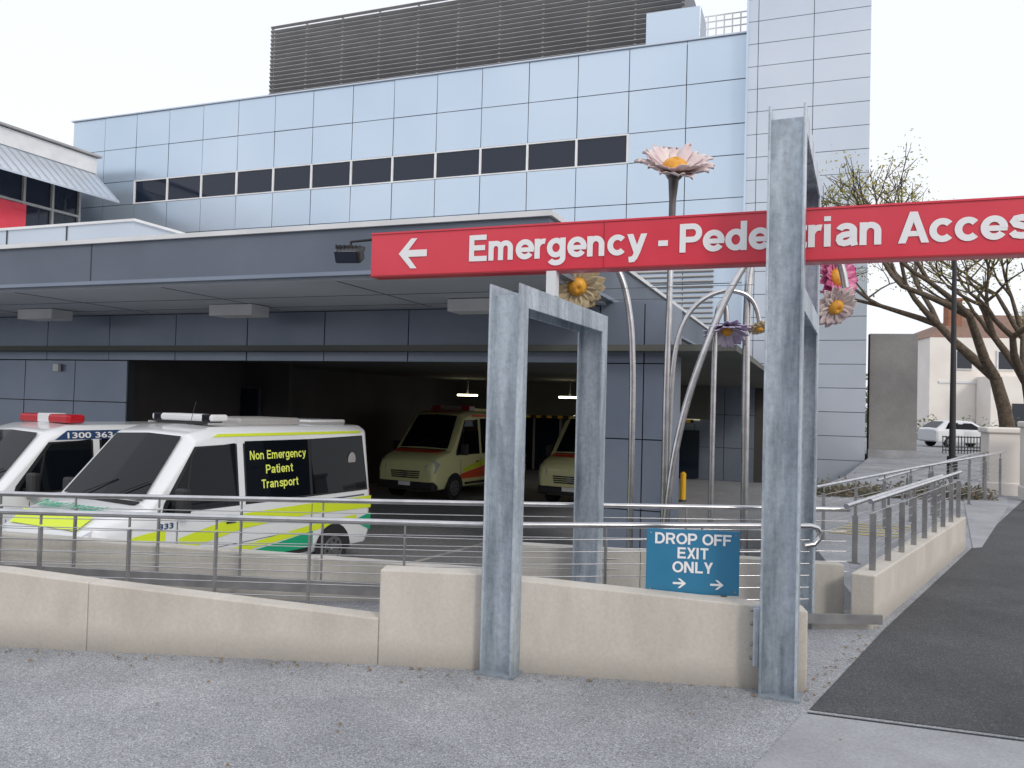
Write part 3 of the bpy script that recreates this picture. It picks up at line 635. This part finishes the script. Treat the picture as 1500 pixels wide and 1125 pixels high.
bo=empty('yellow_bollard',(5.2,24.6,LOT)); cyl('post',(0,0,.43),.085,.86,m_yel,bo,bv=.01); cyl('cap',(0,0,.87),.085,.05,m_yel,bo,r2=.03); cyl('collar',(0,0,.04),.11,.07,m_frame,bo)
# ---------------------------------------------------------------- flower sculpture
FS=empty('flower_sculpture')
def flower(c,nrm,r,pm,n=15,cup=.25,cr=.34):
    nrm=Vector(nrm).normalized(); qq=Vector((0,0,1)).rotation_difference(nrm); c=Vector(c)
    vs=[];fs=[]
    for layer in(0,1):
        for i in range(n):
            a=2*math.pi*(i+.5*layer)/n+random.uniform(-.04,.04); R=r*(1 if layer==0 else .86)*random.uniform(.92,1.08); wd=R*math.pi/n*.92
            k=len(vs); lift=random.uniform(-.06,.08)
            for f,w in [(.2,.45),(.45,.85),(.7,1.0),(.88,.62),(1,.05)]:
                h=R*((cup+lift+.16*layer)*f*f*1.3+.05*layer) - (.08*R if f==1 else 0)
                for sgn,dz in((-1,.05*R),(0,-.02*R),(1,.05*R)):
                    x=R*f; y=sgn*wd*w; p=Vector((x*math.cos(a)-y*math.sin(a),x*math.sin(a)+y*math.cos(a),h+dz)); vs.append(c+qq@p)
            for j in range(4):
                for s in(0,1): fs.append((k+j*3+s,k+j*3+s+1,k+j*3+s+4,k+j*3+s+3))
    o=meshobj('petals',vs,fs,pm,FS,smooth=True); sm=o.modifiers.new('so','SOLIDIFY'); sm.thickness=.006
    vs=[];fs=[];S=20;Rn=5
    for j in range(Rn+1):
        t=j/Rn*math.pi/2
        for i in range(S):
            a=2*math.pi*i/S; vs.append(c+qq@Vector((r*cr*math.cos(t)*math.cos(a),r*cr*math.cos(t)*math.sin(a),r*.08+r*.28*math.sin(t)-(.10*r if j==Rn else 0))))
    for j in range(Rn):
        for i in range(S): fs.append((j*S+i,j*S+(i+1)%S,(j+1)*S+(i+1)%S,(j+1)*S+i))
    fs.append(tuple(range(Rn*S,Rn*S+S)))
    meshobj('disc',vs,fs,m_gold,FS,smooth=True)
    vs=[c+qq@Vector((rr*math.cos(2*math.pi*i/16),rr*math.sin(2*math.pi*i/16),z)) for rr,z in((r*.30,.02*r),(r*.2,-.15*r),(r*.07,-.32*r)) for i in range(16)]
    fs=[(j*16+i,j*16+(i+1)%16,(j+1)*16+(i+1)%16,(j+1)*16+i) for j in(0,1) for i in range(16)]
    meshobj('calyx',vs,fs,m_bronze,FS,smooth=True)
Yf=11.5
flower((2.22,Yf,5.02),(0,-.58,.81),.55,m_pet1,15,.20,.34)
flower((.88,Yf,3.36),(.05,-.88,-.45),.40,m_pet2,16,.0)
flower((4.60,Yf+.2,3.60),(.35,-.9,.1),.36,m_pet3,15,.12,.38)
flower((4.55,Yf+.1,3.18),(.2,-.8,-.55),.34,m_pet1,14,.0)
flower((2.97,Yf-.1,2.80),(0,-.45,-.89),.32,m_pet4,14,.2,.26)
flower((3.46,Yf,2.83),(.1,-.5,-.85),.16,m_pet2,12,-.1)
tube('stalk',[(2.17,Yf,LOT),(2.17,Yf,2),(2.19,Yf,3.7)],.05,m_steel,FS,radii=[1,.95,.85])
tube('stalk_top',[(2.19,Yf,3.7),(2.20,Yf,4.6),(2.21,Yf,4.95)],.05,m_bronze,FS,radii=[.9,1,1.6])
def st(pts,r=.04,y=Yf): tube('stalk',[(x,y+dy,z) for x,z,dy in pts],r,m_steel,FS,smoothc=True)
st([(1.73,LOT,0),(1.73,1,0),(1.73,2.4,0),(1.66,3.1,0),(1.5,3.7,0),(1.15,3.95,0),(.9,3.8,0),(.86,3.5,0)],.045,Yf+.2)
st([(2.2,LOT,0),(2.22,1,0),(2.22,2.2,0),(2.35,2.95,0),(2.75,3.33,0),(3.2,3.38,0),(3.42,3.2,0),(3.46,2.9,0)],.035)
st([(2.1,LOT,0),(2.15,.3,0),(2.30,1.4,0),(2.6,2.4,0),(2.95,3.3,0),(3.35,4.0,0),(4.0,4.3,0),(4.5,4.0,0),(4.58,3.4,0)],.05,Yf-.2)
st([(2.8,LOT,0),(2.8,1.5,0),(2.8,2.7,0),(2.85,3.2,0),(2.97,3.2,0),(2.97,2.9,0)],.04,Yf-.1)
st([(3.33,LOT,0),(3.32,1.5,0),(3.28,3.3,0),(3.4,4.3,0),(4.0,4.5,0),(4.5,4.3,0),(4.62,3.8,0)],.055,Yf+.1)
# ---------------------------------------------------------------- right-hand background
gw=empty('concrete_wall')
prism('panel',[(14.05,32.2),(15.75,31.8),(15.85,32.2),(14.15,32.6)],-.5,4.85,m_greyc,gw,bv=.02)
prism('plinth',[(14.0,32.13),(15.8,31.70),(15.81,31.78),(14.01,32.18)],-.5,.3,m_conc,gw)
def pillar(org,w,h):
    r=empty('gate_pillar',(org[0],org[1],0),-.3); box('shaft',(0,0,h/2-.1),(w,w,h),m_house,r,bv=.015); box('cap',(0,0,h-.06),(w*1.14,w*1.14,.12),m_house,r,bv=.03); box('base',(0,0,.12),(w*1.08,w*1.08,.3),m_house,r,bv=.02)
pillar((10.75,17.9),.72,1.45); pillar((10.75,16.6),.62,1.6)
pillar((12.9,20.4),.7,1.1)
bwall=empty('boundary_wall'); prism('wall',[(13.3,20.6),(26,26),(26,26.3),(13.2,20.9)],0,.62,m_house,bwall,bv=.01); prism('coping',[(13.3,20.55),(26,25.95),(26,26.35),(13.2,20.95)],.625,.68,m_white,bwall)
hf=empty('iron_fence'); lst=[]
for i in range(90): lst.append(((19.5+.15*i,37+.0173*i,.4),(.03,.03,.8),0))
lst+=[((26.2,37.8,z),(13.5,.04,.05),.115) for z in(.15,.75)]
boxes('bars',lst,m_black,hf)
lp=empty('street_lamp',(11.85,22,0)); cyl('pole',(0,0,3.1),.085,6.2,m_black,lp,r2=.055); cyl('base',(0,0,.3),.13,.6,m_black,lp); tube('arm',[(0,0,6.1),(.2,0,6.35),(.9,0,6.4)],.035,m_black,lp); box('head',(1.1,0,6.38),(.6,.22,.1),m_black,lp,bv=.03)
hs=empty('cream_house'); hs.scale=(1.75,1.75,1.55)
def hb(nm,c,s,mat,bv=0): return box(nm,c,s,mat,hs,rz=-.12,bv=bv)
hb('walls',(28.5,45.5,2.6),(13,8,6.2),m_house)
hb('porch',(25.2,41.0,1.6),(3,1.6,3.6),m_house)
hb('string_course',(28.5,41.47,3.1),(13.1,.1,.14),m_white)
rv=[(21.5,42.3,5.7),(35.2,40.7,5.7),(36,49,5.7),(22.3,50.7,5.7),(25.5,46.2,7.6),(31.8,45.4,7.6)]
meshobj('roof',rv,[(0,1,5,4),(1,2,5),(2,3,4,5),(3,0,4),(0,3,2,1)],m_roof,hs)
hb('chimney',(23.9,44.5,7.0),(.7,.7,2.4),m_brick); hb('chimney_cap',(23.9,44.5,8.25),(.85,.85,.15),m_brick)
for x,z in((23.2,4.4),(25.2,4.4),(27.2,4.4),(29.6,4.2),(32.4,4.2),(28.1,1.4),(30.4,1.4)):
    yy=41.45-.12*(x-28.5)
    hb('window_frame',(x,yy,z),(.85,.12,1.15),m_white); hb('window',(x,yy-.06,z),(.7,.06,1.0),m_glass)
hb('porch_opening',(25.1,40.18,1.1),(1.0,.06,1.6),m_glass)
def make_tree(name,base,h,seed,lean,spread=1.0,leaves=9,mat=m_leafy,depth=5,r0=.28):
    rnd=random.Random(seed); root=empty(name,base); segs=[];tips=[]
    def grow(p,d,l,r,k):
        n=3; e0=p
        for i in range(n):
            d=(d+Vector((rnd.uniform(-.2,.2),rnd.uniform(-.2,.2),rnd.uniform(-.05,.12)))).normalized(); e=e0+d*l/n; segs.append((e0,e,r*(1-.12*i),r*(1-.12*(i+1)))); e0=e
            if k<=2: tips.append(e0)
        if k==0: return
        for j in range(rnd.choice([2,3,3]) if k>1 else 3):
            ax=Vector((rnd.uniform(-1,1),rnd.uniform(-1,1),rnd.uniform(-.2,.6))); nd=(d*.75+ax*.75*spread).normalized()
            grow(e0,nd,l*rnd.uniform(.66,.88),r*.62,k-1)
    grow(Vector((0,0,0)),Vector((lean,0,1)).normalized(),h*.23,r0,depth)
    vs=[];fs=[]
    for a,b,ra,rb in segs:
        dd=(b-a).normalized(); u=dd.orthogonal().normalized(); v=dd.cross(u); n=len(vs); S=6 if ra>.05 else 3
        for c,r in((a,ra),(b,rb)):
            for i in range(S): t=2*math.pi*i/S; vs.append(c+u*r*math.cos(t)+v*r*math.sin(t))
        fs+=[(n+i,n+(i+1)%S,n+S+(i+1)%S,n+S+i) for i in range(S)]
    meshobj('branches',vs,fs,m_bark,root,smooth=True)
    vs=[];fs=[]
    for t in tips:
        if rnd.random()<.45: continue
        for _ in range(leaves):
            c=t+Vector([rnd.gauss(0,.2) for _ in range(3)]); u=Vector([rnd.uniform(-1,1) for _ in range(3)]).normalized()*rnd.uniform(.03,.07); v=u.orthogonal().normalized()*u.length*.6
            n=len(vs); vs+=[c-u,c+v,c+u,c-v]; fs.append((n,n+1,n+2,n+3))
    meshobj('leaves',vs,fs,mat,root)
    return root
make_tree('street_tree',(14.9,24.2,0),12.6,11,-.16,1.05,6,depth=6,r0=.26)
make_tree('street_tree',(19.2,30,0),13.0,5,-.14,1.1,8)
make_tree('street_tree',(27,41,0),10,21,-.1,1.1,9)
def hedge(name,c,s,n,mat=m_hedge,seed=3,lf=.06):
    rnd=random.Random(seed); vs=[];fs=[]
    for _ in range(n):
        p=Vector((c[0]+rnd.uniform(-1,1)*s[0],c[1]+rnd.uniform(-1,1)*s[1],c[2]+abs(rnd.gauss(0,.5))*s[2])); u=Vector([rnd.uniform(-1,1) for _ in range(3)]).normalized()*rnd.uniform(.5,1.3)*lf; v=u.orthogonal().normalized()*u.length*.4
        k=len(vs); vs+=[p-u,p+v,p+u,p-v]; fs.append((k,k+1,k+2,k+3))
    return meshobj(name,vs,fs,mat)
hedge('shrub_bed',(7.6,16.9,-.1),(2.2,.6,.28),6000)
hedge('hedge',(34,58,0),(9,.6,1.3),3000,M('green_leaves',(.05,.09,.025),(.1,.14,.04),2,.8),4,.14)
boxes('yellow_hatching',[((4.9+.16*i,11.3+.25*i,.006),(.9,.09,.004),-.3) for i in range(5)],m_hatch)
hedge('distant_trees',(70,170,0),(90,8,8),9000,M('far_leaves',(.10,.11,.07),(.14,.14,.09),.3,.9),9,.9)
# street frontage on the far side of the street, behind the viewpoint (seen in reflections)
sb=empty('brick_shop_row')
for i,(x,wd,hh,mt) in enumerate([(-34,14,8,m_brick),(-19,13,10,m_greyc),(-5,13,7.5,m_brick),(9,13,9,m_house),(24,14,8,m_brick)]):
    box('shop',(x,-27,hh/2),(wd,10,hh),mt,sb); box('parapet',(x,-22.1,hh+.1),(wd+.2,.5,.5),m_white,sb)
    boxes('shop_windows',[((x-wd/2+1.6+2.6*k,-21.97,z),(1.4,.1,1.7),0) for k in range(5) for z in(1.6,4.9)],m_glass,sb)
# ---------------------------------------------------------------- world, sun, camera
w=bpy.data.worlds.new('World'); sc.world=w; w.use_nodes=True; nt=w.node_tree; bg=nt.nodes['Background']
sk=nt.nodes.new('ShaderNodeTexSky'); sk.sky_type='NISHITA'; sk.sun_disc=False
SE,SR=math.radians(30),math.radians(150)
sk.sun_elevation=SE; sk.sun_rotation=SR; sk.dust_density=3; sk.air_density=1
mx=nt.nodes.new('ShaderNodeMixRGB'); mx.inputs[0].default_value=.72; mx.inputs[2].default_value=(12.9,13.1,13.8,1)
nt.links.new(sk.outputs[0],mx.inputs[1]); nt.links.new(mx.outputs[0],bg.inputs[0]); bg.inputs[1].default_value=.1
sun=bpy.data.lights.new('sun','SUN'); sun.energy=1.0; sun.angle=math.radians(12); sun.color=(1,.95,.88)
so=bpy.data.objects.new('sun',sun); COL.objects.link(so)
dirv=Vector((math.sin(SR)*math.cos(SE),math.cos(SR)*math.cos(SE),math.sin(SE)))
so.rotation_euler=dirv.to_track_quat('Z','Y').to_euler()
cam=bpy.data.cameras.new('camera'); co=bpy.data.objects.new('camera',cam); COL.objects.link(co); sc.camera=co
cam.sensor_width=36; cam.lens=28.8; cam.clip_end=2000; cam.clip_start=.05
co.matrix_world=Matrix.Translation((0,0,1.65))@Matrix.Rotation(math.radians(91.5),4,'X')@Matrix.Rotation(math.radians(1.5),4,'Z')
